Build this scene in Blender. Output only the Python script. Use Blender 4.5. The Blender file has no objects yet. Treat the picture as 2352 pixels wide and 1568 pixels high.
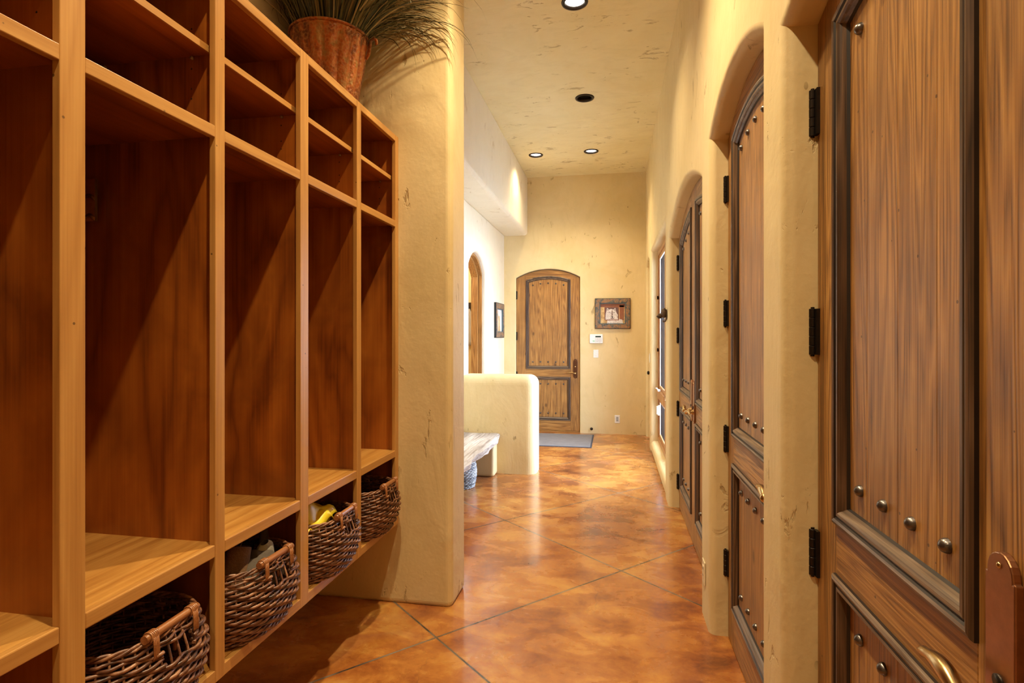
import bpy, bmesh, math, random
from mathutils import Vector, Matrix
C = bpy.context.scene
R = math.radians
PI = math.pi
random.seed(7)

# ------------------------------------------------------------------ camera, light, exposure
CAMZ = 1.45
cam_d = bpy.data.cameras.new('camera'); cam = bpy.data.objects.new('camera', cam_d)
C.collection.objects.link(cam); C.camera = cam
cam_d.sensor_width = 36; cam_d.lens = 1276 / 2352 * 36
cam_d.shift_y = -14 / 2352; cam_d.clip_start = 0.02
cam.location = (0, 0, CAMZ); cam.rotation_euler = (R(90), 0, R(10.4))
C.view_settings.view_transform = 'Standard'; C.view_settings.look = 'None'
C.view_settings.gamma = 1; C.view_settings.use_curve_mapping = False
C.view_settings.exposure = 0.6
C.cycles.use_denoising = True
C.cycles.max_bounces = 10; C.cycles.diffuse_bounces = 6; C.cycles.sample_clamp_indirect = 6

W = bpy.data.worlds.new('world'); C.world = W; W.use_nodes = True
bg = W.node_tree.nodes['Background']
bg.inputs[0].default_value = (0.72, 0.84, 1.0, 1); bg.inputs[1].default_value = 31.0

CEIL = 3.83
CAN_R = 0.075
CANS = [(-.29, -.90, .6), (-.29, .73, 1.1), (-.29, 2.36, 1.4), (-.276, 3.986, .5), (-.289, 5.61, 0), (-.29, 7.25, .6), (-1.014, 7.27, .4)]
CAN_W = 150.0
for cx, cy, on in CANS:
    if on:
        ld = bpy.data.lights.new('ceiling_lamp', 'SPOT'); lo = bpy.data.objects.new('ceiling_lamp', ld)
        C.collection.objects.link(lo); lo.location = (cx, cy, CEIL - 0.012)
        ld.energy = CAN_W * on; ld.color = (1.0, 0.81, 0.51); ld.spot_size = R(124); ld.spot_blend = 1.0
        ld.shadow_soft_size = .035
# portal that helps the sky come in through the hallway window
pd = bpy.data.lights.new('window_portal', 'AREA'); po = bpy.data.objects.new('window_portal', pd)
C.collection.objects.link(po); pd.shape = 'RECTANGLE'; pd.size = 2.4; pd.size_y = 2.0
po.location = (.68, 6.19, 1.33); po.rotation_euler = (0, R(90), 0); pd.cycles.is_portal = True

# ------------------------------------------------------------------ mesh helpers
class MB:
    def __init__(s): s.v = []; s.f = []; s.m = []; s.sm = []
    def add(s, vs, fs, m=0, smooth=False):
        o = len(s.v); s.v += [tuple(v) for v in vs]
        for f in fs: s.f.append([i + o for i in f]); s.m.append(m); s.sm.append(smooth)
        return s
    def box(s, a, b, m=0):
        x0, y0, z0 = [min(p, q) for p, q in zip(a, b)]; x1, y1, z1 = [max(p, q) for p, q in zip(a, b)]
        vs = [(x0,y0,z0),(x1,y0,z0),(x1,y1,z0),(x0,y1,z0),(x0,y0,z1),(x1,y0,z1),(x1,y1,z1),(x0,y1,z1)]
        return s.add(vs, [(0,3,2,1),(4,5,6,7),(0,1,5,4),(1,2,6,5),(2,3,7,6),(3,0,4,7)], m)
    def prism(s, poly, y0, y1, m=0):
        # poly in (x,z), counter-clockwise seen from -y
        n = len(poly)
        vs = [(x, y0, z) for x, z in poly] + [(x, y1, z) for x, z in poly]
        fs = [list(range(n)), list(range(2*n-1, n-1, -1))]
        fs += [(i, i+n, (i+1) % n + n, (i+1) % n) for i in range(n)]
        return s.add(vs, fs, m)
    def tube(s, path, r, seg=8, m=0, closed=False, cap=True, flat=1.0):
        P = [Vector(p) for p in path]; n = len(P); vs = []; up = None
        for i, p in enumerate(P):
            a = P[(i-1) % n] if (closed or i > 0) else p; b = P[(i+1) % n] if (closed or i < n-1) else p
            t = (b - a).normalized() if (b-a).length > 1e-9 else Vector((0,0,1))
            if up is None:
                up = Vector((0,0,1)) if abs(t.z) < .9 else Vector((1,0,0))
            u = (up - t * up.dot(t)).normalized(); w = t.cross(u); up = u
            rr = r[i] if isinstance(r, (list, tuple)) else r
            for k in range(seg):
                A = 2*PI*k/seg; vs.append(p + u*math.cos(A)*rr + w*math.sin(A)*rr*flat)
        fs = []
        for i in range(n if closed else n-1):
            j = (i+1) % n
            for k in range(seg): fs.append((i*seg+k, i*seg+(k+1) % seg, j*seg+(k+1) % seg, j*seg+k))
        s.add(vs, fs, m, True)
        if cap and not closed:
            o = len(s.v) - len(vs)
            s.f.append([o+k for k in range(seg-1, -1, -1)]); s.m.append(m); s.sm.append(False)
            s.f.append([o+(n-1)*seg+k for k in range(seg)]); s.m.append(m); s.sm.append(False)
        return s
    def lathe(s, prof, seg=32, c=(0,0,0), m=0, axis='z', rf=None):
        vs = []
        for r, h in prof:
            for k in range(seg):
                A = 2*PI*k/seg; rr = r * (rf(A, h) if rf else 1)
                x, y, z = rr*math.cos(A), rr*math.sin(A), h
                if axis == 'y': x, y, z = x, h, -y
                if axis == 'x': x, y, z = h, x, y
                vs.append((c[0]+x, c[1]+y, c[2]+z))
        fs = []
        for i in range(len(prof)-1):
            for k in range(seg): fs.append((i*seg+k, i*seg+(k+1) % seg, (i+1)*seg+(k+1) % seg, (i+1)*seg+k))
        return s.add(vs, fs, m, True)
    def ball(s, c, r, m=0, seg=12, sc=(1,1,1)):
        prof = [(max(1e-5, r*math.sin(PI*i/8)), -r*math.cos(PI*i/8)) for i in range(9)]
        o = len(s.v); s.lathe(prof, seg, (0,0,0), m)
        for i in range(o, len(s.v)):
            x, y, z = s.v[i]; s.v[i] = (c[0]+x*sc[0], c[1]+y*sc[1], c[2]+z*sc[2])
        return s
    def build(s, name, mats, parent=None, loc=None, rot=None, bevel=0, seg=2, weld=False, angle=40):
        me = bpy.data.meshes.new(name)
        me.from_pydata(s.v, [], s.f); 
        me.polygons.foreach_set('material_index', s.m); me.polygons.foreach_set('use_smooth', s.sm)
        for x in (mats if isinstance(mats, (list, tuple)) else [mats]): me.materials.append(x)
        bm = bmesh.new(); bm.from_mesh(me)
        if weld: bmesh.ops.remove_doubles(bm, verts=bm.verts, dist=1e-5)
        bmesh.ops.recalc_face_normals(bm, faces=bm.faces)
        bm.to_mesh(me); bm.free(); me.update()
        o = bpy.data.objects.new(name, me); C.collection.objects.link(o)
        if parent: o.parent = parent
        if loc is not None: o.location = loc
        if rot is not None: o.rotation_euler = rot
        if bevel:
            b = o.modifiers.new('bevel', 'BEVEL'); b.width = bevel; b.segments = seg; b.limit_method = 'ANGLE'; b.angle_limit = R(angle)
            b.harden_normals = False
        return o

def tag(o, label=None, cat=None, group=None, kind=None):
    if label: o['label'] = label
    if cat: o['category'] = cat
    if group: o['group'] = group
    if kind: o['kind'] = kind
    return o
def empty(name, loc=(0,0,0), rotz=0, parent=None):
    o = bpy.data.objects.new(name, None); C.collection.objects.link(o); o.empty_display_size = .05
    o.location = loc; o.rotation_euler = (0, 0, rotz)
    if parent: o.parent = parent
    return o
def copy_tree(o, parent=None):
    kids = [c for c in bpy.data.objects if c.parent == o]
    c = o.copy(); C.collection.objects.link(c); c.parent = parent
    for k in kids: copy_tree(k, c)
    return c

# ------------------------------------------------------------------ materials
def srgb(r, g, b):
    f = lambda c: (c/255/12.92) if c/255 <= .04045 else ((c/255+.055)/1.055)**2.4
    return (f(r), f(g), f(b), 1)
class NT:
    def __init__(s, name):
        s.mat = bpy.data.materials.new(name); s.mat.use_nodes = True; s.t = s.mat.node_tree
        s.b = s.t.nodes['Principled BSDF']; s.out = s.t.nodes['Material Output']
    def n(s, typ, **kw):
        nd = s.t.nodes.new(typ)
        for k, v in kw.items():
            if k.startswith('i_'):
                key = k[2:]; key = int(key) if key.isdigit() else key.replace('_', ' ')
                s.set(nd.inputs[key], v)
            else: setattr(nd, k, v)
        return nd
    def set(s, sock, v):
        if isinstance(v, bpy.types.NodeSocket): s.t.links.new(v, sock)
        else: sock.default_value = v
    def math(s, op, a, b=0.0, c=None, clamp=False):
        nd = s.n('ShaderNodeMath', operation=op, use_clamp=clamp); s.set(nd.inputs[0], a); s.set(nd.inputs[1], b)
        if c is not None: s.set(nd.inputs[2], c)
        return nd.outputs[0]
    def mix(s, f, a, b, mode='MIX'):
        nd = s.n('ShaderNodeMix', data_type='RGBA', blend_type=mode); s.set(nd.inputs[0], f); s.set(nd.inputs[6], a); s.set(nd.inputs[7], b)
        return nd.outputs[2]
    def ramp(s, f, stops, interp='LINEAR'):
        nd = s.n('ShaderNodeValToRGB'); e = nd.color_ramp.elements; nd.color_ramp.interpolation = interp
        e[0].position, e[0].color = stops[0]; e[1].position, e[1].color = stops[-1]
        for p, c in stops[1:-1]: q = e.new(p); q.color = c
        s.set(nd.inputs[0], f); return nd.outputs[0]
    def step(s, f, lo, hi):
        nd = s.n('ShaderNodeMapRange'); nd.inputs[1].default_value = lo; nd.inputs[2].default_value = hi; s.set(nd.inputs[0], f); return nd.outputs[0]
    def noise(s, vec, scale, detail=4, rough=.55, dist=0, out=0):
        nd = s.n('ShaderNodeTexNoise'); s.set(nd.inputs['Vector'], vec); nd.inputs['Scale'].default_value = scale
        nd.inputs['Detail'].default_value = detail; nd.inputs['Roughness'].default_value = rough; nd.inputs['Distortion'].default_value = dist
        return nd.outputs[out]
    def coord(s, scale=(1,1,1), rand=0, island=False, kind='Object'):
        tc = s.n('ShaderNodeTexCoord').outputs[kind]
        if rand:
            oi = s.n('ShaderNodeObjectInfo').outputs['Random']; o = s.math('MULTIPLY', oi, rand)
            if island:
                gi = s.n('ShaderNodeNewGeometry').outputs['Random Per Island']; o = s.math('MULTIPLY_ADD', gi, 23.0, o)
            va = s.n('ShaderNodeVectorMath', operation='ADD'); s.set(va.inputs[0], tc)
            cb = s.n('ShaderNodeCombineXYZ'); 
            for i in range(3): s.set(cb.inputs[i], o)
            s.set(va.inputs[1], cb.outputs[0]); tc = va.outputs[0]
        vm = s.n('ShaderNodeVectorMath', operation='MULTIPLY'); s.set(vm.inputs[0], tc); vm.inputs[1].default_value = scale
        return vm.outputs[0]
    def bump(s, h, strength=.3, dist=.005, prev=None):
        b = s.n('ShaderNodeBump'); b.inputs['Strength'].default_value = strength; b.inputs['Distance'].default_value = dist; s.set(b.inputs['Height'], h)
        if prev is not None: s.set(b.inputs['Normal'], prev)
        return b.outputs[0]
    def fin(s, color=None, rough=None, normal=None, metal=None, **kw):
        if color is not None: s.set(s.b.inputs['Base Color'], color)
        if rough is not None: s.set(s.b.inputs['Roughness'], rough)
        if normal is not None: s.set(s.b.inputs['Normal'], normal)
        if metal is not None: s.set(s.b.inputs['Metallic'], metal)
        for k, v in kw.items(): s.set(s.b.inputs[k.replace('_', ' ')], v)
        return s.mat

def plaster(name, c, c2, mark, stretch=(1,1,.5), lo=.62):
    t = NT(name); v = t.coord(kind='Object')
    big = t.noise(v, 1.3, 5, .6, .6)
    col = t.mix(t.step(big, .3, .7), c, c2)
    vs = t.coord(scale=stretch)
    sw = t.noise(vs, 5.0, 6, .62, 1.4)
    col = t.mix(t.math('MULTIPLY', t.step(sw, .5, .75), .35), col, tuple(x*.86 for x in c2[:3])+(1,))
    # trowel pits and brownish scuffs
    a = t.noise(vs, 9.0, 5, .65, .8); pa = t.step(a, lo, lo+.06)
    m = t.noise(v, 2.2, 2, .5); pm = t.step(m, .46, .54)
    pits = t.math('MULTIPLY', pa, pm)
    col = t.mix(t.math('MULTIPLY', pits, .6), col, mark)
    vor = t.n('ShaderNodeTexVoronoi'); t.set(vor.inputs['Vector'], vs); vor.inputs['Scale'].default_value = 7
    dots = t.math('MULTIPLY', t.math('LESS_THAN', vor.outputs['Distance'], .045), t.step(t.noise(v, 3, 2), .5, .56))
    col = t.mix(t.math('MULTIPLY', dots, .6), col, tuple(x*.6 for x in mark[:3])+(1,))
    h = t.math('ADD', t.math('MULTIPLY', t.noise(vs, 3.2, 4, .5, .8), .9), t.math('MULTIPLY', t.noise(v, 45, 3), .06))
    h = t.math('SUBTRACT', h, t.math('MULTIPLY', t.math('ADD', pits, dots), .16))
    return t.fin(col, .62, t.bump(h, .85, .018), Specular_IOR_Level=.35)

def wood(name, dark, mid, light, axis='z', grain=1.0, rough=.4, knots=0.0, fine=.5, bump=.12, island=True, stretch=.07, coat=0.0, blotch=.35, worm=0.0, ringn=9.0):
    t = NT(name)
    sc = [1, 1, 1]; sc['xyz'.index(axis)] = stretch
    v = t.coord(scale=tuple(sc), rand=17.0, island=island)
    sf = [1, 1, 1]; sf['xyz'.index(axis)] = .012
    vf = t.coord(scale=tuple(sf), rand=5.0, island=island)
    field = t.noise(v, 5.5*grain, 3, .45, .35)
    rings = t.math('PINGPONG', t.math('MULTIPLY', field, ringn), .5)
    rings = t.math('MULTIPLY', rings, 2.0)
    fib = t.noise(vf, 140*grain, 4, .6)
    f = t.math('ADD', t.math('MULTIPLY', rings, 1-fine), t.math('MULTIPLY', t.step(fib, .25, .75), fine))
    col = t.ramp(f, [(0.1, dark), (.5, mid), (.95, light)])
    vb = t.coord(scale=(1,1,1), rand=11.0, island=island)
    bl = t.noise(vb, 2.6, 4, .6, .5)
    col = t.mix(t.math('MULTIPLY', t.step(bl, .42, .72), blotch), col, dark)
    if knots:
        sk = [1, 1, 1]; sk['xyz'.index(axis)] = .55
        vk = t.coord(scale=tuple(sk), rand=31.0, island=island)
        vo = t.n('ShaderNodeTexVoronoi'); t.set(vo.inputs['Vector'], vk); vo.inputs['Scale'].default_value = 5.5
        k = t.math('SUBTRACT', 1.0, t.step(vo.outputs['Distance'], .05, .12))
        col = t.mix(t.math('MULTIPLY', k, knots), col, tuple(x*.5 for x in dark[:3])+(1,))
    if worm:
        vo2 = t.n('ShaderNodeTexVoronoi'); t.set(vo2.inputs['Vector'], vb); vo2.inputs['Scale'].default_value = 16
        k2 = t.math('MULTIPLY', t.math('LESS_THAN', vo2.outputs['Distance'], .05), worm)
        col = t.mix(k2, col, tuple(x*.25 for x in dark[:3])+(1,))
    h = t.math('ADD', t.math('MULTIPLY', rings, .4), t.math('MULTIPLY', fib, .8))
    return t.fin(col, rough, t.bump(h, bump, .004), Coat_Weight=coat, Coat_Roughness=.25)

def plain(name, c, rough=.5, metal=0.0, bump=0, bscale=60, **kw):
    t = NT(name); nrm = None
    v = t.coord(rand=3.0)
    n = t.noise(v, bscale, 3)
    if bump: nrm = t.bump(n, bump, .003)
    col = t.mix(t.step(n, .3, .7), tuple(x*.88 for x in c[:3])+(1,), tuple(min(1, x*1.1) for x in c[:3])+(1,))
    return t.fin(col, rough, nrm, metal, **kw)

M = {}
M['plaster'] = plaster('plaster', (.72,.575,.32,1), (.64,.49,.235,1), (.28,.17,.06,1))
M['plaster_ceiling'] = plaster('plaster_ceiling', (.80,.70,.42,1), (.72,.60,.31,1), (.32,.20,.07,1), (.6,1.3,1), .60)
M['plaster_light'] = plaster('plaster_light', (.78,.71,.55,1), (.74,.66,.48,1), (.5,.38,.2,1))
K_dark, K_mid, K_light = (.39,.175,.040,1), (.48,.235,.058,1), (.56,.30,.085,1)
M['frame_z'] = wood('maple_frame_upright', K_dark, K_mid, K_light, 'z', 1.2, .38, bump=.05, fine=.6, worm=.8, blotch=.25, coat=.15)
M['frame_y'] = wood('maple_frame_level', K_dark, K_mid, K_light, 'y', 1.2, .38, bump=.05, fine=.6, worm=.6, blotch=.25, coat=.15)
M['seat_wood'] = wood('seat_board_wood', (.36,.145,.028,1), (.52,.25,.055,1), (.64,.34,.09,1), 'y', .8, .33, bump=.04, fine=.55, blotch=.4, coat=.2)
M['inner_z'] = wood('cherry_plywood', (.16,.038,.005,1), (.33,.092,.010,1), (.43,.135,.016,1), 'z', .8, .34, bump=.02, fine=.4, blotch=.75, coat=.25, stretch=.2, ringn=5)
M['inner_y'] = wood('cherry_plywood_level', (.16,.038,.005,1), (.33,.092,.010,1), (.43,.135,.016,1), 'y', .55, .4, bump=.03, fine=.5, blotch=.6, coat=.1, stretch=.16, ringn=5)
DD, DM, DL = (.10,.040,.010,1), (.33,.148,.034,1), (.53,.28,.075,1)
M['door_z'] = wood('alder_upright', DD, DM, DL, 'z', 1.6, .42, knots=.7, bump=.25, fine=.62, blotch=.42, worm=.7, ringn=17, stretch=.05)
M['door_x'] = wood('alder_level', DD, DM, DL, 'x', 1.6, .42, knots=.3, bump=.25, fine=.62, blotch=.25, worm=.8, ringn=17, stretch=.05)
M['moulding'] = wood('dark_moulding', (.022,.011,.006,1), (.085,.042,.019,1), (.19,.105,.055,1), 'z', 2, .4, bump=.15, fine=.6)
M['moulding_x_sheen'] = wood('sheen_moulding_level', (.05,.030,.018,1), (.14,.088,.052,1), (.27,.19,.125,1), 'x', 2, .4, bump=.15, fine=.6)  # level mouldings paler and greyer: sheen on upward faces put into the colour
M['pale_door'] = wood('pale_door_wood', (.55,.36,.17,1), (.66,.46,.24,1), (.74,.55,.32,1), 'z', 1.2, .45, fine=.5, blotch=.15)
M['window_wood'] = wood('window_wood', (.24,.10,.035,1), (.40,.20,.075,1), (.52,.29,.12,1), 'z', 1.5, .4, fine=.5, blotch=.2)
M['cast'] = plain('cast_brown_metal', (.10,.065,.04,1), .5, .6, .8, 120)
M['glaze'] = plain('dark_glaze', (.012,.006,.004,1), .45)
M['bronze'] = plain('oil_rubbed_bronze', (.035,.026,.020,1), .38, .8, .1)
M['nail'] = plain('iron_nail', (.16,.14,.13,1), .30, .9, .3)
M['dark_plate'] = plain('dark_copper_plate', (.12,.055,.03,1), .3, .85)
M['brass'] = plain('antique_brass', (.52,.36,.17,1), .24, 1.0)
M['copper_plate'] = plain('copper_brown_plate', (.34,.155,.075,1), .28, .85)
M['brass_hinge'] = plain('brass_hinge', (.62,.43,.18,1), .3, 1.0)
M['white_plastic'] = plain('white_plastic', (.80,.79,.76,1), .4)
M['almond_plastic'] = plain('almond_plastic', (.72,.62,.42,1), .4)
M['grey_print'] = plain('grey_print', (.42,.43,.45,1), .5)
M['lcd'] = plain('lcd_screen', (.012,.035,.028,1), .15)
M['green_led'] = plain('green_led', (.05,.42,.15,1), .4)
M['pin'] = plain('clear_pin', (.30,.22,.15,1), .15)
M['black'] = plain('matte_black', (.008,.008,.008,1), .7)
M['dowel'] = wood('cane_dowel', (.16,.05,.016,1), (.33,.125,.04,1), (.46,.21,.08,1), 'y', 3, .3, fine=.7, blotch=.3, coat=.4)

def rattan(name, a, b, c):
    t = NT(name); v = t.coord(rand=3.0)
    isl = t.n('ShaderNodeNewGeometry').outputs['Random Per Island']
    n = t.noise(v, 38, 3, .6)
    f = t.math('ADD', t.math('MULTIPLY', n, .75), t.math('MULTIPLY', isl, .25))
    col = t.ramp(f, [(.3, a), (.5, b), (.68, c)])
    return t.fin(col, .38, t.bump(t.noise(v, 160, 3), .2, .002), Coat_Weight=.35, Coat_Roughness=.3)
M['rattan'] = rattan('rattan', (.03,.012,.007,1), (.15,.055,.024,1), (.42,.21,.11,1))
M['rattan_grey'] = rattan('rattan_grey', (.05,.05,.055,1), (.28,.28,.29,1), (.6,.6,.6,1))

def floor_mat():
    t = NT('stained_concrete'); v = t.coord()
    sep = t.n('ShaderNodeSeparateXYZ'); t.set(sep.inputs[0], v)
    x = t.math('SUBTRACT', sep.outputs[0], .045); y = t.math('SUBTRACT', sep.outputs[1], 3.488)
    det = 1.522
    sA = t.math('DIVIDE', t.math('ADD', t.math('MULTIPLY', x, -.93), t.math('MULTIPLY', y, .885)), det)
    tA = t.math('DIVIDE', t.math('SUBTRACT', t.math('MULTIPLY', y, -.885), t.math('MULTIPLY', x, .79)), det)
    def line(q, sp):
        fr = t.math('ABSOLUTE', t.math('SUBTRACT', q, t.math('ROUND', q))); return t.math('MULTIPLY', fr, sp)
    d = t.math('MINIMUM', line(sA, 1.522/1.284), line(tA, 1.522/1.186))
    wob = t.noise(v, 30, 3)
    dw = t.math('ADD', d, t.math('MULTIPLY', t.math('SUBTRACT', wob, .5), .003))
    saw = t.math('SUBTRACT', 1.0, t.step(dw, .0036, .0050))
    edge = t.math('SUBTRACT', 1.0, t.step(dw, .005, .012))
    big = t.noise(v, 1.3, 5, .55, .7); med = t.noise(t.coord(scale=(1,1.6,1)), 3.6, 7, .6, .6); fin = t.noise(v, 26, 5, .7, .8)
    f = t.math('ADD', t.math('MULTIPLY', big, .45), t.math('ADD', t.math('MULTIPLY', med, .42), t.math('MULTIPLY', fin, .13)))
    col = t.ramp(f, [(.37, (.115,.034,.012,1)), (.44, (.26,.078,.018,1)), (.52, (.42,.16,.032,1)), (.60, (.57,.29,.065,1)), (.70, (.62,.39,.14,1))])
    mv = t.noise(v, 2.4, 5, .6, .8)
    col = t.mix(t.math('MULTIPLY', t.step(mv, .52, .7), .35), col, (.30,.13,.085,1))
    # a tone of its own per slab
    sl = t.n('ShaderNodeTexWhiteNoise', noise_dimensions='2D'); cb = t.n('ShaderNodeCombineXYZ')
    t.set(cb.inputs[0], t.math('FLOOR', sA)); t.set(cb.inputs[1], t.math('FLOOR', tA)); t.set(sl.inputs[0], cb.outputs[0])
    col = t.mix(t.math('MULTIPLY', sl.outputs[0], .18), col, (.34,.10,.03,1))
    # hairline cracks
    vo = t.n('ShaderNodeTexVoronoi', feature='DISTANCE_TO_EDGE'); 
    wv = t.n('ShaderNodeVectorMath', operation='ADD'); t.set(wv.inputs[0], v)
    nn = t.n('ShaderNodeVectorMath', operation='SCALE'); t.set(nn.inputs[0], t.noise(v, 7, 4, .6, 0, 1)); nn.inputs['Scale'].default_value = .12
    t.set(wv.inputs[1], nn.outputs[0]); t.set(vo.inputs['Vector'], wv.outputs[0]); vo.inputs['Scale'].default_value = .8
    cr = t.math('MULTIPLY', t.math('LESS_THAN', vo.outputs['Distance'], .0022), t.step(t.noise(v, 1.2, 2), .5, .6))
    col = t.mix(t.math('MULTIPLY', cr, .5), col, (.12,.04,.02,1))
    col = t.mix(t.math('MULTIPLY', edge, .35), col, (.16,.075,.04,1))
    col = t.mix(saw, col, t.mix(t.step(t.noise(v, 3, 3), .42, .6), (.035,.028,.02,1), (.22,.19,.15,1)))
    h = t.math('SUBTRACT', t.math('MULTIPLY', t.noise(v, 9, 4), .25), t.math('MULTIPLY', saw, 1.0))
    rg = t.math('MULTIPLY_ADD', med, .22, .16)
    return t.fin(col, rg, t.bump(h, .25, .004), Coat_Weight=.5, Coat_Roughness=.14)
M['floor'] = floor_mat()

def pot_mat():
    t = NT('rusted_copper'); v = t.coord()
    vs = t.coord(scale=(1,1,.35))
    a = t.noise(vs, 7, 5, .6, .6); b = t.noise(v, 22, 5, .75)
    f = t.math('ADD', t.math('MULTIPLY', a, .65), t.math('MULTIPLY', b, .35))
    col = t.ramp(f, [(.38, (.05,.018,.008,1)), (.47, (.17,.045,.012,1)), (.55, (.44,.115,.020,1)), (.61, (.30,.17,.05,1)), (.70, (.50,.32,.15,1))])
    vo = t.n('ShaderNodeTexVoronoi'); t.set(vo.inputs['Vector'], v); vo.inputs['Scale'].default_value = 80
    col = t.mix(t.math('MULTIPLY', t.step(vo.outputs['Distance'], .45, .75), .4), col, (.50,.27,.10,1))
    return t.fin(col, .40, t.bump(vo.outputs['Distance'], .6, .004), .15)
M['pot'] = pot_mat()

def grass_mat():
    t = NT('grass_blades'); isl = t.n('ShaderNodeNewGeometry').outputs['Random Per Island']
    v = t.coord(); n = t.noise(v, 14, 3)
    f = t.math('ADD', t.math('MULTIPLY', isl, .8), t.math('MULTIPLY', n, .2))
    col = t.ramp(f, [(.05, (.012,.016,.008,1)), (.4, (.04,.048,.018,1)), (.65, (.11,.11,.04,1)), (.8, (.20,.15,.06,1)), (.95, (.38,.36,.20,1))])
    return t.fin(col, .42)
M['grass'] = grass_mat()

def fabric(name, c, c2, scale=200, bump=.5, rough=.9):
    t = NT(name); v = t.coord(); n = t.noise(v, scale, 3, .7); b = t.noise(v, 9, 3)
    col = t.mix(t.math('ADD', t.math('MULTIPLY', n, .6), t.math('MULTIPLY', b, .4)), c, c2)
    return t.fin(col, rough, t.bump(n, bump, .003))
M['knit_brown'] = fabric('brown_knit', (.05,.022,.010,1), (.26,.13,.05,1), 120, .8)
M['fleece_grey'] = fabric('grey_fleece', (.055,.040,.027,1), (.115,.088,.062,1), 220)
M['wool_light'] = fabric('pale_knit', (.22,.19,.13,1), (.50,.45,.34,1), 110, .8)
M['black_cloth'] = fabric('black_cloth', (.006,.006,.007,1), (.03,.028,.026,1), 90)
M['yellow'] = fabric('yellow_sheet', (.72,.50,.01,1), (.90,.72,.04,1), 14, .1, .35)
M['mat'] = fabric('grey_mat_pile', (.085,.08,.085,1), (.30,.285,.29,1), 170, .9)
M['mat_edge'] = plain('mat_rubber_edge', (.035,.045,.065,1), .7)
M['towel'] = fabric('grey_towel', (.33,.31,.27,1), (.45,.42,.37,1), 150)

def old_plank():
    t = NT('weathered_plank'); v = t.coord(scale=(1,.12,1)); vf = t.coord(scale=(1,.03,1))
    a = t.noise(v, 9, 6, .65, .8); b = t.noise(vf, 60, 5, .7, .4)
    f = t.math('ADD', t.math('MULTIPLY', a, .5), t.math('MULTIPLY', b, .5))
    col = t.ramp(f, [(.34, (.10,.07,.05,1)), (.44, (.34,.27,.21,1)), (.56, (.55,.48,.41,1)), (.7, (.72,.68,.63,1))])
    return t.fin(col, .75, t.bump(f, .8, .01))
M['plank'] = old_plank()

def slate_frame():
    t = NT('slate_frame'); v = t.coord(scale=(1,1,1)); n = t.noise(v, 16, 5, .7, 1.0); m = t.noise(v, 55, 4, .7)
    col = t.ramp(n, [(.36, (.035,.035,.035,1)), (.48, (.13,.125,.10,1)), (.56, (.33,.13,.03,1)), (.66, (.16,.17,.13,1))], 'LINEAR')
    return t.fin(col, .6, t.bump(m, .5, .004))
M['slate'] = slate_frame()
def paper(name, stops, scale):
    t = NT(name); v = t.coord(); return t.fin(t.ramp(t.noise(v, scale, 5, .65, .8), stops), .6)
M['art_ground'] = paper('art_ground', [(.3, (.30,.15,.055,1)), (.5, (.56,.37,.15,1)), (.7, (.70,.52,.27,1))], 13)
M['art_fur'] = paper('art_fur', [(.3, (.34,.28,.27,1)), (.5, (.62,.56,.53,1)), (.7, (.80,.76,.74,1))], 60)
M['art_shade'] = plain('art_shade', (.14,.075,.065,1), .6)
M['art_dark'] = plain('art_dark', (.03,.015,.012,1), .6)
M['art_red'] = plain('art_red', (.25,.085,.035,1), .6)
M['art_pale'] = paper('art_pale', [(.3, (.55,.47,.36,1)), (.55, (.76,.74,.70,1)), (.75, (.5,.56,.64,1))], 9)
M['teal_fillet'] = plain('blue_grey_fillet', (.055,.085,.095,1), .5)

def glass():
    t = NT('window_glass'); t.t.nodes.remove(t.b)
    fr = t.n('ShaderNodeFresnel'); fr.inputs[0].default_value = 1.5; gm = t.n('ShaderNodeNewGeometry'); ff = t.math('MULTIPLY', fr.outputs[0], t.math('SUBTRACT', 1.0, gm.outputs['Backfacing']))
    a = t.n('ShaderNodeBsdfTransparent'); a.inputs[0].default_value = (.86,.9,.95,1)
    g = t.n('ShaderNodeBsdfGlossy'); g.inputs['Roughness'].default_value = .02
    mx = t.n('ShaderNodeMixShader'); t.set(mx.inputs[0], ff); t.set(mx.inputs[1], a.outputs[0]); t.set(mx.inputs[2], g.outputs[0])
    t.t.links.new(mx.outputs[0], t.out.inputs[0]); return t.mat
M['glass'] = glass()
def screen():
    t = NT('insect_screen'); t.t.nodes.remove(t.b)
    lw = t.n('ShaderNodeLayerWeight'); lw.inputs['Blend'].default_value = .5
    f = t.math('MULTIPLY', t.math('POWER', t.math('SUBTRACT', 1.0, lw.outputs['Facing']), 1.12), .85)
    a = t.n('ShaderNodeBsdfTransparent'); d = t.n('ShaderNodeBsdfDiffuse'); d.inputs[0].default_value = (.035,.04,.055,1)
    mx = t.n('ShaderNodeMixShader'); t.set(mx.inputs[0], f); t.set(mx.inputs[1], d.outputs[0]); t.set(mx.inputs[2], a.outputs[0])
    t.t.links.new(mx.outputs[0], t.out.inputs[0]); return t.mat
M['screen'] = screen()
def emit(name, c, s):
    t = NT(name); return t.fin((0,0,0,1), .5, Emission_Color=c, Emission_Strength=s)
M['lamp_lens'] = emit('lamp_lens', (1,.93,.82,1), 6.0)
M['concrete_out'] = plain('patio_concrete', (.5,.5,.5,1), .8, bscale=4)

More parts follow.
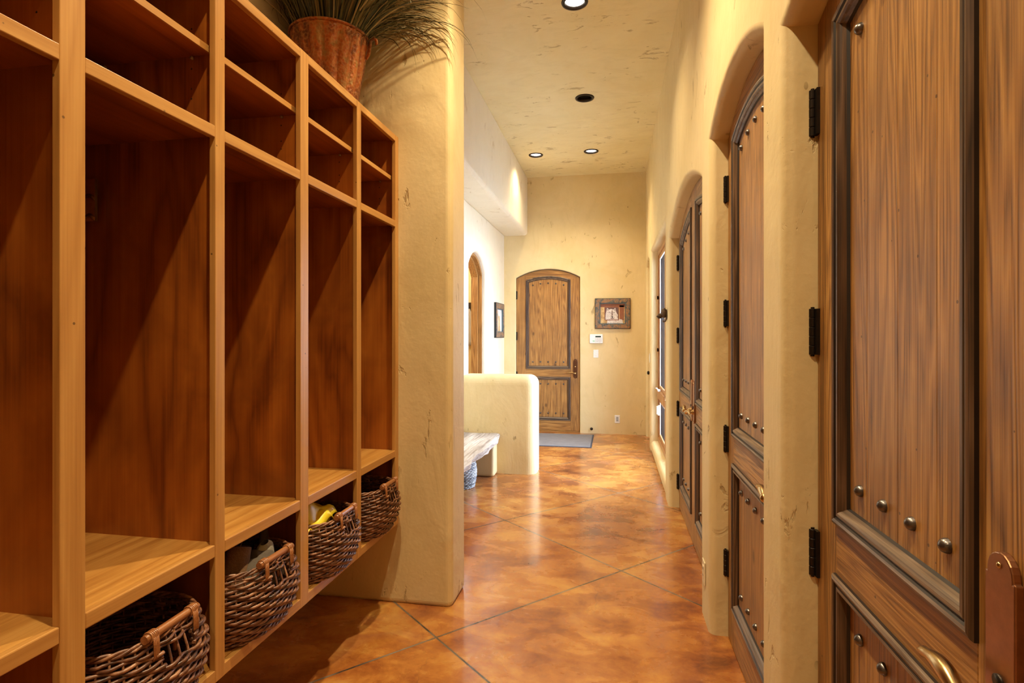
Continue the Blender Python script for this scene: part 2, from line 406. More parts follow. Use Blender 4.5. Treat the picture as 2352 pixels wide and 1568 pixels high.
# ------------------------------------------------------------------ the room shell
XR = .455      # right wall face
XD = .54       # plane of the right-hand doors
XL = -1.645    # left wall face
YE = 8.30      # end wall
YB = -2.30
def arc(y0, y1, spring, rise, n=22):
    c = (y0+y1)/2; w = (y1-y0)/2; Rr = (w*w+rise*rise)/(2*rise)
    return [(y0+(y1-y0)*i/n, spring + math.sqrt(max(0, Rr*Rr-(y0+(y1-y0)*i/n-c)**2))-(Rr-rise)) for i in range(n+1)]
def arcf(y0, y1, spring, rise):
    c = (y0+y1)/2; w = (y1-y0)/2; Rr = (w*w+rise*rise)/(2*rise)
    return lambda y: spring + math.sqrt(max(0, Rr*Rr-(y-c)**2))-(Rr-rise)

D1 = (.02, 1.625, 2.29, .125)
D2 = (1.86, 2.82, 2.395, .125)
D3 = (3.08, 4.86, 2.27, .20)
WN = (5.18, 7.20, .13, 2.50)
D5 = (7.46, 8.17, 2.42, .07)

def arched_wall(name, segs, u0, u1, top, x0, x1, along='y', bev=.05, K=10):
    """slab whose face at x0 looks into the hall, profile in (u,z) with notches up from the floor; the notch edges are rounded by bev"""
    sg = 1 if x1 > x0 else -1
    P3 = (lambda x, u, z: (x, u, z)) if along == 'y' else (lambda x, u, z: (u, x, z))
    b = MB(); face = [(u0, 0)]
    for s in segs:
        path = [(s[0], 0)] + (arc(*s) if s[3] else [(s[0], s[2]), (s[1], s[2])]) + [(s[1], 0)]
        n = len(path); off = []
        for i in range(n):
            def nrm(a, c): d = Vector((c[0]-a[0], c[1]-a[1])).normalized(); return Vector((-d.y, d.x))
            na = nrm(path[i-1], path[i]) if i > 0 else nrm(path[0], path[1]); nb = nrm(path[i], path[i+1]) if i < n-1 else nrm(path[-2], path[-1])
            m = na+nb; off.append(m/m.dot(na))
        face += [(path[i][0]+off[i].x*bev, path[i][1]+off[i].y*bev) for i in range(n)]
        prof = [(bev*(1-math.sin(R(90)*k/K)), bev*(1-math.cos(R(90)*k/K))) for k in range(K+1)]+[(0, abs(x1-x0))]
        groups = [(0, 1), (1, n-2), (n-2, n-1)]
        for g0, g1 in groups:
            vs = []; k_ = len(prof)
            for i in range(g0, g1+1):
                for o, d in prof: vs.append(P3(x0+sg*d, path[i][0]+off[i].x*o, max(0, path[i][1]+off[i].y*o)))
            b.add(vs, [(i*k_+q, i*k_+q+1, (i+1)*k_+q+1, (i+1)*k_+q) for i in range(g1-g0) for q in range(k_-1)], 0, True)
    face += [(u1, 0), (u1, top), (u0, top)]
    back = [(u0, 0)]
    for s in segs: back += [(s[0], 0)] + (arc(*s) if s[3] else [(s[0], s[2]), (s[1], s[2])]) + [(s[1], 0)]
    back += [(u1, 0), (u1, top), (u0, top)]
    b.add([P3(x0, u, z) for u, z in face], [list(range(len(face)))]); b.add([P3(x1, u, z) for u, z in back], [list(range(len(back)))])
    b.add([P3(x0, u0, top), P3(x0, u1, top), P3(x1, u1, top), P3(x1, u0, top)], [(0, 1, 2, 3)])
    me = bpy.data.meshes.new(name); me.from_pydata(b.v, [], b.f); me.polygons.foreach_set('use_smooth', b.sm); me.update()
    o = bpy.data.objects.new(name, me); C.collection.objects.link(o)
    return o
def soft(o, ang=50):
    o.data.polygons.foreach_set('use_smooth', [True]*len(o.data.polygons))
    m = o.modifiers.new('wn', 'WEIGHTED_NORMAL'); m.keep_sharp = True

wr = arched_wall('wall_right', [D1, D2, D3, (WN[0], WN[1], WN[3], 0), D5], YB, YE+.1, CEIL+.05, XR, .64, bev=.036)
wr.data.materials.append(M['plaster'])
bk = MB(); bk.box((.655, YB, 0), (.70, WN[0]-.02, CEIL)); bk.box((.655, WN[1]+.02, 0), (.70, YE+.1, CEIL))
me = bk.build('wall_right_backing', M['plaster']); me.parent = wr; me.name = 'outer_face'
tag(wr, 'long right-hand plaster wall pierced by arched doors and a tall window', 'wall', kind='structure')
# window sill block with a rounded top
sl = MB().box((XR+.002, WN[0]-.002, -.01), (.638, WN[1]+.002, WN[2])).build('trim_1', M['plaster'], bevel=.045, seg=5)
tag(sl, 'rounded plaster sill at the foot of the tall right-hand window', 'window sill', kind='structure')

fl = MB().box((-3.3, YB-.1, -.08), (.66, YE+.12, 0)).build('floor', M['floor'])
tag(fl, 'polished orange-brown stained concrete floor with diagonal saw cuts', 'floor', kind='structure')

def ceiling():
    bm = bmesh.new(); ed = []
    def loop(pts):
        vs = [bm.verts.new((x, y, CEIL)) for x, y in pts]
        for i in range(len(vs)): ed.append(bm.edges.new((vs[i], vs[(i+1) % len(vs)])))
    loop([(-1.8, YB-.1), (.70, YB-.1), (.70, YE+.15), (-1.8, YE+.15)])
    for cx, cy, _ in CANS: loop([(cx+CAN_R*math.cos(2*PI*k/40), cy+CAN_R*math.sin(2*PI*k/40)) for k in range(40)])
    bmesh.ops.triangle_fill(bm, edges=ed, use_beauty=True, use_dissolve=False)
    for f in bm.faces:
        if f.normal.z > 0: f.normal_flip()
    me = bpy.data.meshes.new('ceiling'); bm.to_mesh(me); bm.free(); me.materials.append(M['plaster_ceiling'])
    o = bpy.data.objects.new('ceiling', me); C.collection.objects.link(o)
    cap = MB().box((-1.85, YB-.1, CEIL+.16), (.72, YE+.15, CEIL+.2)); 
    c2 = cap.build('upper_slab', M['plaster_ceiling'], parent=o)
    tag(o, 'high mottled tan plaster ceiling with recessed lights', 'ceiling', kind='structure')
ceiling()

we = MB().box((-1.85, YE, 0), (.70, YE+.12, CEIL+.02)).build('wall_back', M['plaster'])
# end wall is pierced by the end door: rebuilt as an arched slab
bpy.data.objects.remove(we)
DE = (-1.463, -.497, 2.318, .130)
we = arched_wall('wall_back', [DE], -1.85, .70, CEIL+.02, YE, YE+.14, along='x', bev=.015); we.data.materials.append(M['plaster'])
bk = MB().box((-1.85, YE+.145, 0), (.70, YE+.18, CEIL)); b_ = bk.build('outer_face', M['plaster'], parent=we)
tag(we, 'plaster wall at the end of the hall around the arched entry door', 'wall', kind='structure')
wf = MB().box((-1.85, YB-.12, 0), (.70, YB, CEIL)).build('wall_front', M['plaster'])
tag(wf, 'plaster wall behind the camera', 'wall', kind='structure')

DLW = (6.22, 7.12, 2.27, .20)
wl = arched_wall('wall_left', [DLW], YB-.1, YE+.1, CEIL+.02, XL, XL-.20, bev=.04); wl.data.materials.append(M['plaster_light'])
tag(wl, 'pale left-hand plaster wall with an arched doorway', 'wall', kind='structure')
# room behind the arched doorway
al = MB(); al.box((-3.2, 7.40, 0), (XL-.2, 7.5, 2.75)); al.box((-3.3, 5.3, 0), (-3.2, 7.5, 2.75)); al.box((-3.2, 5.3, 0), (XL-.2, 5.4, 2.75)); al.box((-3.3, 5.3, 2.75), (XL-.2, 7.5, 2.8))
al = al.build('wall_side_room', M['plaster'])
tag(al, 'tan walls of the small room seen through the left arched doorway', 'wall', kind='structure')
ld = bpy.data.lights.new('side_room_fill', 'POINT'); lo = bpy.data.objects.new('side_room_fill', ld); C.collection.objects.link(lo)
lo.location = (-2.45, 6.5, 2.4); ld.energy = 24; ld.color = (1, .85, .65); ld.shadow_soft_size = .12  # unseen fill light added to brighten the side room, no fixture

stub = MB().box((XL-.01, 2.85, -.01), (-.848, 3.12, CEIL+.02)).build('wall_stub', M['plaster'], bevel=.035, seg=5)
tag(stub, 'thick plaster wall end closing off the lockers', 'wall', kind='structure')
sf = MB().box((XL-.02, 3.1, 2.955), (-1.283, YE+.02, CEIL+.02)).build('trim_2', M['plaster_light'], bevel=.05, seg=5)
tag(sf, 'pale boxed plaster soffit along the top of the left wall', 'soffit', kind='structure')
lw = MB().box((XL-.01, 5.72, -.12), (-.80, 6.07, 1.03)).build('wall_low', M['plaster'], bevel=.10, seg=8)
tag(lw, 'low rounded plaster half wall beside the plank bench', 'half wall', kind='structure')
gr = MB().box((.72, 2, -.12), (9, 12, -.02)).build('ground', M['concrete_out'])
tag(gr, 'pale patio ground outside the tall window', 'ground', kind='structure')

# ------------------------------------------------------------------ recessed ceiling lights
def can(cx, cy, on, label):
    t = empty('recessed_light', (cx, cy, CEIL))
    tag(t, label, 'ceiling light', 'recessed ceiling lights')
    MB().lathe([(CAN_R-.004, .03), (CAN_R-.004, -.006), (CAN_R+.004, -.010), (CAN_R+.018, -.007), (CAN_R+.021, -.0005), (CAN_R-.002, .0)], 40).build('trim_ring', M['bronze'], t)
    h = MB().lathe([(CAN_R-.003, .0), (CAN_R-.006, .12), (.001, .125)], 32)
    h.build('housing', M['black'] if not on else M['white_plastic'], t)
    if on:
        MB().lathe([(.0005, .006), (CAN_R*.5, .004), (CAN_R-.006, .010), (CAN_R-.006, .014), (.0005, .014)], 32).build('lens', M['lamp_lens'], t)
    else:
        MB().lathe([(.0005, .10), (.05, .10), (.05, .118)], 24).build('lamp_face', M['black'], t)
LB = ['lit recessed ceiling light behind the camera', 'lit recessed ceiling light above the camera', 'lit recessed ceiling light above the lockers, outside the frame',
      'largest lit recessed ceiling light, cut by the top edge of the photo', 'unlit black recessed ceiling light, the only dark one',
      'lit recessed light near the end wall, the right one of the far pair', 'lit recessed light near the end wall, the left one of the far pair']
for (cx, cy, on), lb in zip(CANS, LB):
    if cy > 3: can(cx, cy, on, lb)
    else:
        can(cx, cy, on, lb)

# ------------------------------------------------------------------ doors
NAIL_ME = None
def nail_mesh():
    global NAIL_ME
    if NAIL_ME is None:
        b = MB().lathe([(.0135, 0), (.0132, -.004), (.0105, -.010), (.006, -.0135), (.0002, -.0148)], 12, axis='y')
        o = b.build('nail', M['nail']); NAIL_ME = o.data; bpy.data.objects.remove(o)
    return NAIL_ME
def moulding(parent, poly, loc_y=0.0):
    """raised moulding around an opening; poly is the outer outline (x,z)"""
    n = len(poly); P = [Vector((x, z)) for x, z in poly]
    area = sum(P[i].x*P[(i+1) % n].y-P[(i+1) % n].x*P[i].y for i in range(n))
    if area < 0: P.reverse()
    prof = [(-.003, .004), (-.003, -.007), (.000, -.011), (.007, -.013), (.013, -.011), (.017, -.006), (.020, -.006), (.022, -.009), (.029, -.009), (.034, -.005), (.037, .000), (.044, .007), (.048, .016)]
    rows = []
    for i in range(n):
        a = (P[i]-P[i-1]).normalized(); b = (P[(i+1) % n]-P[i]).normalized()
        na = Vector((-a.y, a.x)); nb = Vector((-b.y, b.x)); m = na+nb
        m = m/max(.3, m.dot(na)) if m.length > 1e-6 else na
        rows.append([(P[i].x+m.x*o, y+loc_y, P[i].y+m.y*o) for o, y in prof])
    b = MB(); k = len(prof)
    # own vertices per side so wood grain breaks at the mitre
    for i in range(n):
        j = (i+1) % n; d = P[j]-P[i]
        mm = 1 if abs(d.x) > abs(d.y) else 0
        for q in range(k-1):
            b.f.append([len(b.v)+q, len(b.v)+q+1, len(b.v)+k+q+1, len(b.v)+k+q]); b.m.append(2 if q in (0, 4, 5, k-2) else mm); b.sm.append(False)
        b.v += [tuple(p_) for p_ in rows[i]+rows[j]]
    return b.build('panel_moulding', [M['moulding'], M['moulding_x_sheen'], M['glaze']], parent)
def clip_poly(x0, x1, z0, topf, n=10):
    return [(x0, z0), (x1, z0)] + [(x1+(x0-x1)*i/n, topf(x1+(x0-x1)*i/n)) for i in range(n+1)]
def hinge(parent, x, z, mat, h=.125, side=-1, y=-.004):
    b = MB(); r = .0098; yb = y-r*.75
    for k in range(5):
        a = z-h/2+h*k/5+.0006; c = z-h/2+h*(k+1)/5-.0006
        b.lathe([(.001, a), (r-.001, a), (r, a+.001), (r, c-.001), (r-.001, c), (.001, c)], 16, (x, yb, 0))
    b.tube([(x, yb, z-h/2-.004), (x, yb, z+h/2+.004)], r*.55, 10)
    b.box((x+.002, y-.004, z-h/2+.001), (x+.024, y+.004, z+h/2-.001))
    b.sm = [False]*len(b.sm)
    return b.build('hinge', mat, parent)
def lever(parent, x, z, dirx, plate_h=.29, plate_w=.062, zc=None, mat=None, dark=False, keyed=False, small=False):
    zc = z+.068 if zc is None else zc
    b = MB(); w = plate_w/2; h0 = zc-plate_h/2; h1 = zc+plate_h/2
    poly = [(x-w, h0+.03), (x-w*.8, h0+.012), (x, h0), (x+w*.8, h0+.012), (x+w, h0+.03), (x+w, h1-.034), (x+w*.86, h1-.034)]
    poly += [(x+w*.86*math.cos(A), h1-.030+.030*math.sin(A)) for A in [PI*k/10 for k in range(0, 11)]]
    poly += [(x-w*.86, h1-.034), (x-w, h1-.034)]
    b.prism(poly, -.012, 0)
    hp = b.build('handle_plate', M['dark_plate'] if keyed else M['copper_plate'], parent, bevel=.0025, seg=2)
    if not small:
        sc = MB(); 
        for zz in (h1-.018, h0+.018): sc.lathe([(.0045, -.012), (.0045, -.0135), (.002, -.0150), (.0002, -.0150)], 10, (x, 0, zz), axis='y')
        sc.build('screw', M['brass'], hp)
    kh = MB().lathe([(.010, -.012), (.010, -.0155), (.0002, -.0155)], 14, (x, 0, zc-.035 if not keyed else zc+.03), axis='y'); kh.build('keyhole', M['brass'] if keyed else M['bronze'], hp)
    L = MB()
    L.lathe([(.018, -.012), (.016, -.020), (.010, -.024), (.0095, -.045), (.013, -.050), (.016, -.058), (.013, -.067), (.006, -.071), (.0002, -.072)], 16, (x, 0, z), axis='y')
    pts = []; rr = []
    for k in range(15):
        u = k/14; pts.append((x+dirx*(.004+.125*u), -.058+.004*math.sin(u*PI)+.006*u, z+.012*math.sin(u*PI*1.0)+.004*u)); rr.append(.0085+.006*math.sin(min(1, u*1.25)*PI)**1.0*(.9) if u < .8 else .0085-.006*(u-.8)/.2*1.2+.004*(1-u)/.2)
    L.tube(pts, rr, 12)
    L.build('lever', M['brass'], parent)

def door_leaf(name, loc, rotz, w, topf, label, hinge_x=0.0, hinges=(), z0=.006, lock_x=None, lever_dir=-1, lz=.93, thick=.045,
              up_bottom=.99, low_top=.86, low_bottom=.19, stile=.125, toprail=.105, nails=5, cat='door', parent=None, keyed=False, hmat='bronze', stiles=None, botnails=None, plate_h=.29):
    """local: x to the right seen from the hall, y into the door (face at 0), z up"""
    if parent is None:
        d = empty(name, loc, rotz); tag(d, label, cat, kind='structure')
    else:
        d = empty('door_leaf', loc, rotz, parent)
    sL, sR = stiles or (stile, stile); a, b = sL, w-sR
    def st(x0, x1): return clip_poly(x0, x1, z0, topf, 6)
    MB().prism(st(0, a), 0, thick).build('stile', M['door_z'], d, bevel=.002)
    MB().prism(st(b, w), 0, thick).build('stile', M['door_z'], d, bevel=.002)
    inner = lambda x: topf(x)-toprail
    n = 16
    tr = [(a+(b-a)*i/n, inner(a+(b-a)*i/n)) for i in range(n+1)] + [(b+(a-b)*i/n, topf(b+(a-b)*i/n)) for i in range(n+1)]
    MB().prism(tr, 0, thick).build('top_rail', M['door_x'], d, bevel=.0015)
    MB().box((a, 0, low_top), (b, thick, up_bottom)).build('lock_rail', M['door_x'], d, bevel=.0015)
    MB().box((a, 0, z0), (b, thick, low_bottom)).build('bottom_rail', M['door_x'], d, bevel=.0015)
    np_ = max(2, round((b-a)/.14))
    for zb, tf in ((up_bottom, inner), (low_bottom, lambda x: low_top)):
        pm = MB()
        for i in range(np_):
            x0 = a+(b-a)*i/np_; x1 = a+(b-a)*(i+1)/np_
            pm.prism(clip_poly(x0+.0002, x1-.0002, zb, tf, 4), .014, .034)
        pm.build('panel', M['door_z'], d, bevel=.0011, seg=1)
        nn = 20 if tf is inner else 1
        out = [(a, zb), (b, zb)] + [(b+(a-b)*i/nn, tf(b+(a-b)*i/nn)) for i in range(nn+1)]
        moulding(d, out)
        for i in range(nails):
            x = a+.104+(b-a-.208)*i/(nails-1)
            zt = tf(x)-.105
            for z in (zb+.105, zt):
                o = bpy.data.objects.new('nail', nail_mesh()); C.collection.objects.link(o); o.parent = d; o.location = (x, .0145, z)
    for hz in hinges: hinge(d, hinge_x, hz, M[hmat])
    if lock_x is not None: lever(d, lock_x, lz, lever_dir, keyed=keyed, plate_h=plate_h)
    return d

G = .004
HZ = (2.05, 1.46, .865, .275)
# nearest door, right edge of the photo
f1 = arcf(*D1); mid1 = .822
p1 = empty('door_1', (XD, mid1, 0), 0); tag(p1, 'nearest arched alder doors, filling the right edge of the photo', 'door', kind='structure')
door_leaf('door_1', (0, D1[1]-G-mid1, 0), R(-90), D1[1]-G-mid1-.002, lambda x: f1(D1[1]-G-x)-G, '', hinge_x=-.006, hinges=HZ,
          lock_x=D1[1]-G-mid1-.062, lz=.935, stiles=(.127, .127), toprail=.095, nails=4, parent=p1)
door_leaf('door_1', (0, -.002, 0), R(-90), mid1-.002-D1[0]-G, lambda x: f1(mid1-.002-x)-G, '', hinge_x=mid1-D1[0], stiles=(.127, .127), toprail=.095, nails=4, parent=p1)
f2 = arcf(*D2)
door_leaf('door_2', (XD, D2[1]-G, 0), R(-90), D2[1]-D2[0]-2*G, lambda x: f2(D2[1]-G-x)-G, 'arched alder door half hidden behind the nearest plaster pier', hinge_x=-.006, hinges=(2.152, 1.556, .953, .357),
          lock_x=D2[1]-D2[0]-2*G-.065, lz=.92, stiles=(.125, .125), toprail=.105, nails=5)
f3 = arcf(*D3); mid3 = 3.975
pair = empty('door_3', (XD, mid3, 0), 0); tag(pair, 'pair of arched alder closet doors between the window and the second door', 'door', kind='structure')
wa = D3[1]-G-mid3-.002; wb = mid3-.002-D3[0]-G
door_leaf('door_3', (0, D3[1]-G-mid3, 0), R(-90), wa, lambda x: f3(D3[1]-G-x)-G, '', hinge_x=-.006, hinges=(2.06, 1.45, .835, .22), lock_x=wa-.055, lz=.93, parent=pair, nails=4, stiles=(.12, .115), toprail=.11, lever_dir=-1)
door_leaf('door_3', (0, -.002, 0), R(-90), wb, lambda x: f3(mid3-.002-x)-G, '', hinge_x=wb+.006, hinges=(), lock_x=.055, lz=.93, parent=pair, nails=4, stiles=(.115, .12), toprail=.11, lever_dir=1)
# end door
fe = arcf(*DE)
de = door_leaf('door_4', (DE[0]+G, YE+.035, 0), 0, DE[1]-DE[0]-2*G, lambda x: fe(DE[0]+G+x)-G-.006, 'arched alder entry door with iron nails at the end of the hall', hinge_x=-.008, hinges=(2.06, 1.44, .84, .25),
          lock_x=DE[1]-DE[0]-2*G-.065, lz=.885, up_bottom=.945, low_top=.825, low_bottom=.175, stiles=(.145, .14), toprail=.095, keyed=True, nails=5, z0=.02)
MB().box((DE[0]-.0, YE+.005, 0), (DE[1]+.0, YE+.13, .016)).build('trim_4', M['door_x'], bevel=.003)
tag(bpy.data.objects['trim_4'], 'low wooden threshold under the end door', 'threshold', kind='structure')
# jamb linings behind each right-hand door so no daylight leaks round the leaf
def lining(seg, name):
    b = MB()
    outer = [(seg[0]-.0, 0)] + arc(*seg) + [(seg[1], 0)]
    inner = [(p[0]+(.03 if p[0] < (seg[0]+seg[1])/2 else -.03), p[1]-(.03 if p[1] > .1 else 0)) for p in outer]
    n = len(outer)
    vs = [(XD+.046, y, z) for y, z in outer]+[(XD+.046, y, z) for y, z in inner]+[(.64, y, z) for y, z in outer]+[(.64, y, z) for y, z in inner]
    fs = []
    for i in range(n-1): fs += [(i, i+1, n+i+1, n+i), (2*n+i, 2*n+i+1, 3*n+i+1, 3*n+i), (n+i, n+i+1, 3*n+i+1, 3*n+i), (i, i+1, 2*n+i+1, 2*n+i)]
    return b.add(vs, fs).build(name, M['door_z'])
for seg, nm, lb in ((D1, 'trim_5', 'door stop behind the nearest door'), (D2, 'trim_6', 'door stop behind the second door'), (D3, 'trim_7', 'door stop behind the closet door pair')):
    o = lining(seg, nm); tag(o, lb, 'door frame', kind='structure')

# plain pale door in the far right corner
f5 = arcf(*D5)
d5 = empty('door_5', (.535, D5[1]-G, 0), R(-90)); tag(d5, 'pale flush door with brass hinges in the far right corner', 'door', kind='structure')
w5 = D5[1]-D5[0]-2*G
MB().prism(clip_poly(0, w5, .006, lambda x: f5(D5[1]-G-x)-G, 10), 0, .045).build('slab', M['pale_door'], d5, bevel=.003)
for hz in (2.2, 1.62, 1.05, .35): hinge(d5, w5-.0, hz, M['brass_hinge'], h=.11)
MB().lathe([(.022, 0), (.022, -.006), (.010, -.012), (.010, -.035), (.024, -.045), (.028, -.058), (.018, -.072), (.0003, -.074)], 20, (.07, 0, .92), axis='y').build('knob', M['bronze'], d5)

# window in its niche
wn = empty('window_1', (.575, 6.19, 0), 0); tag(wn, 'tall wood-framed window with a low pane, set in the right wall', 'window', kind='structure')
y0, y1, z0, z1 = WN[0]+.004-6.19, WN[1]-.004-6.19, WN[2]-.002, WN[3]-.004
fr = MB(); t_ = .055
fr.box((-.035, y0, z0), (.04, y0+t_, z1)); fr.box((-.035, y1-t_, z0), (.04, y1, z1)); fr.box((-.035, y0+t_, z0), (.04, y1-t_, z0+t_)); fr.box((-.035, y0+t_, z1-t_), (.04, y1-t_, z1))
fr.box((-.035, -.035, z0+t_), (.04, .035, z1-t_))
fr.build('window_frame', M['window_wood'], wn, bevel=.004)
for a_, b_ in ((y0+t_, -.035), (.035, y1-t_)):
    MB().box((-.045, a_, .675), (.035, b_, .785)).build('transom', M['window_wood'], wn, bevel=.006)
    for p, q, lb in ((z0+t_, .675, 'lower'), (.785, z1-t_, 'upper')):
        s = MB(); k = .045
        s.box((-.02, a_, p), (.02, a_+k, q)); s.box((-.02, b_-k, p), (.02, b_, q)); s.box((-.02, a_+k, p), (.02, b_-k, p+k)); s.box((-.02, a_+k, q-k), (.02, b_-k, q))
        so = s.build('sash', M['window_wood'], wn, bevel=.004)
        g = MB().box((-.003, a_+k, p+k), (.003, b_-k, q-k)).build('pane', M['glass'], so)
        MB().add([(-.0052, a_+k, p+k), (-.0052, b_-k, p+k), (-.0052, b_-k, q-k), (-.0052, a_+k, q-k)], [(0, 1, 2, 3)]).build('insect_screen', M['screen'], so)
        bd = MB(); 
        for yy in (a_+k, b_-k-.006): bd.box((-.014, yy, p+k), (-.006, yy+.006, q-k))
        bd.box((-.018, a_+k, q-k-.006), (-.004, b_-k, q-k))
        bd.build('white_bead', M['white_plastic'], so)
for yy in (-.65, .62):
    lk = MB().box((-.062, yy, .50), (-.035, yy+.025, .62)); lk.ball((-.066, yy+.012, .60), .012); lk.box((-.075, yy+.004, .51), (-.06, yy+.02, .60))
    lk.build('sash_lock', M['white_plastic'], wn, bevel=.003)
    cr = MB().box((-.065, yy-.05, .785), (-.035, yy+.05, .805)); cr.tube([(-.06, yy, .80), (-.075, yy+.02, .82), (-.08, yy+.07, .815)], .007, 8)
    cr.build('crank_handle', M['white_plastic'], wn)
    for zz in (1.25, 1.9): MB().box((-.045, y1-t_-.012, zz), (-.03, y1-t_+.01, zz+.04)).build('catch', M['white_plastic'], wn)

# arched door frame in the left doorway
fL = MB(); outer = [(DLW[0], 0)] + arc(*DLW) + [(DLW[1], 0)]; nO = len(outer)
cy0 = (DLW[0]+DLW[1])/2
def ins(k): return [(y+(k if y < cy0 else -k)*min(1, abs(y-cy0)/.3), z-(k if z > .1 else 0)) for y, z in outer]
def ring(o_, i_, xa, xb):
    n = len(o_); vs = [(xa, *p) for p in o_]+[(xa, *p) for p in i_]+[(xb, *p) for p in o_]+[(xb, *p) for p in i_]; fs = []
    for i in range(n-1): fs += [(i, i+1, n+i+1, n+i), (2*n+i, 2*n+i+1, 3*n+i+1, 3*n+i), (n+i, n+i+1, 3*n+i+1, 3*n+i), (i, i+1, 2*n+i+1, 2*n+i)]
    return vs, fs
fL.add(*ring(ins(.004), ins(.035), XL-.06, XL-.195)); fL.add(*ring(ins(.03), ins(.06), XL-.11, XL-.195))
dl = fL.build('door_6', M['door_z']); tag(dl, 'brown arched timber frame of the doorway in the left wall', 'door frame', kind='structure')
MB().box((XL-.19, DLW[1]-.045, .93), (XL-.15, DLW[1]-.030, 1.0)).build('strike_plate', M['bronze'], dl)
hk = MB().box((-2.0, 7.385, 1.76), (-1.93, 7.40, 1.90)); hk.tube([(-1.965, 7.385, 1.84), (-1.965, 7.35, 1.83), (-1.965, 7.335, 1.85)], .007, 8); hk.tube([(-1.965, 7.385, 1.80), (-1.965, 7.36, 1.78), (-1.965, 7.345, 1.80)], .006, 8)
hk = hk.build('towel_hook', M['bronze']); tag(hk, 'dark wall hook seen through the left arched doorway', 'hook')
tw = MB(); pts = []
for i in range(13):
    for j in range(9):
        u = i/12; v = j/8; wdt = .05+.13*min(1, v*2.2)
        pts.append((-1.965+(u-.5)*2*wdt*.7, 7.352-.012*math.sin(u*9)*(.3+v)-.004, 1.812-v*.50))
tw.add(pts, [(i*9+j, (i+1)*9+j, (i+1)*9+j+1, i*9+j+1) for i in range(12) for j in range(8)], 0, True)
tw = tw.build('hanging_towel', M['towel']); m_ = tw.modifiers.new('s', 'SOLIDIFY'); m_.thickness = .008
tag(tw, 'grey towel hanging from the hook in the side room', 'towel')

# ------------------------------------------------------------------ locker cabinet
LX = -1.148; LB_ = -1.625; LT = 2.52
cab = empty('locker_cabinet', (0, 0, 0)); tag(cab, 'tall open cherry locker cabinet with cubbies above and basket slots below', 'locker cabinet')
FT = .02   # face frame thickness
STILES = [(-.44, -.382), (.022, .064), (.50, .542), (.979, 1.037), (1.443, 1.484), (1.8925, 1.948), (2.355, 2.398), (2.806, 2.848)]
for a_, b_ in STILES:
    MB().box((LX-FT, a_, .432), (LX, b_, LT)).build('stile', M['frame_z'], cab, bevel=.0018)
PT = .019
divs = []
for i, (a_, b_) in enumerate(STILES):
    c_ = b_-.0195-.001 if i < len(STILES)-1 else b_-PT
    c_ = (a_+b_)/2+.004 if i < len(STILES)-1 else 2.828
    divs.append((c_, c_+PT))
    MB().box((LB_, c_, .47), (LX-FT, c_+PT, LT-.0)).build('divider', M['inner_z'], cab)
MB().box((LB_-.015, -.44, .43), (LB_, 2.847, LT)).build('back_panel', M['inner_z'], cab)
for i in range(len(STILES)-1):
    y0, y1 = STILES[i][1], STILES[i+1][0]; p0, p1 = divs[i][1], divs[i+1][0]
    for za, zb in ((2.488, LT), (2.030, 2.064)):
        MB().box((LX-FT, y0, za), (LX-.0005, y1, zb)).build('rail', M['frame_y'], cab, bevel=.0018)
    # fixed boards behind the rails
    MB().box((LB_, p0, LT-.019), (LX-FT, p1, LT)).build('top_board', M['inner_y'], cab)
    MB().box((LB_, p0, 2.042), (LX-FT, p1, 2.062)).build('fixed_shelf', M['inner_y'], cab)
    # adjustable shelf with light edge band
    s = MB().box((LB_+.01, p0+.002, 2.286), (LX-.034, p1-.002, 2.304)).build('shelf', M['inner_y'], cab)
    MB().box((LX-.034, p0+.002, 2.285), (LX-.028, p1-.002, 2.305)).build('edge_band', M['frame_y'], s)
    for yy in (p0, p1-.008):
        for xx in (LX-.10, LB_+.07):
            MB().lathe([(.0003, -.004), (.005, -.004), (.005, .004), (.0003, .004)], 10, (xx+.005, yy+.004, 2.2805), axis='y').build('shelf_pin', M['pin'], cab)
    # seat with front nosing
    MB().box((LB_, p0, .815), (LX-FT-.001, p1, .834)).build('seat_board', M['seat_wood'], cab)
    MB().box((LX-FT, y0, .800), (LX-.0004, y1, .8365)).build('seat_nosing', M['frame_y'], cab, bevel=.003)
PINS = 0
for k in range(1, len(divs)):
    for zz in (2.16, 2.19, 2.25, 2.34, 2.37):
        if zz < 2.28 or zz > 2.31: MB().lathe([(.0028, 0), (.0002, -.0006)], 8, (LX-.10, divs[k][0]-.0001, zz), axis='y').build('pin_hole', M['black'], cab)
MB().box((LB_, -.44, .452), (LX-FT, 2.828, .470)).build('bottom_board', M['seat_wood'], cab)
MB().box((LX-FT, -.382, .432), (LX-.0006, 2.806, .468)).build('bottom_rail', M['frame_y'], cab, bevel=.002)

hkc = MB()
hkc.box((-1.60, 1.444, 1.80), (-1.565, 1.4525, 1.93)); 
for zz, l in ((1.88, .045), (1.82, .03)):
    hkc.tube([(-1.583, 1.444, zz), (-1.583, 1.444-l*.6, zz-.012), (-1.583, 1.444-l, zz), (-1.583, 1.444-l, zz+.018)], .006, 8); hkc.ball((-1.583, 1.444-l, zz+.022), .010)
hkc.build('coat_hook', M['brass'], cab)

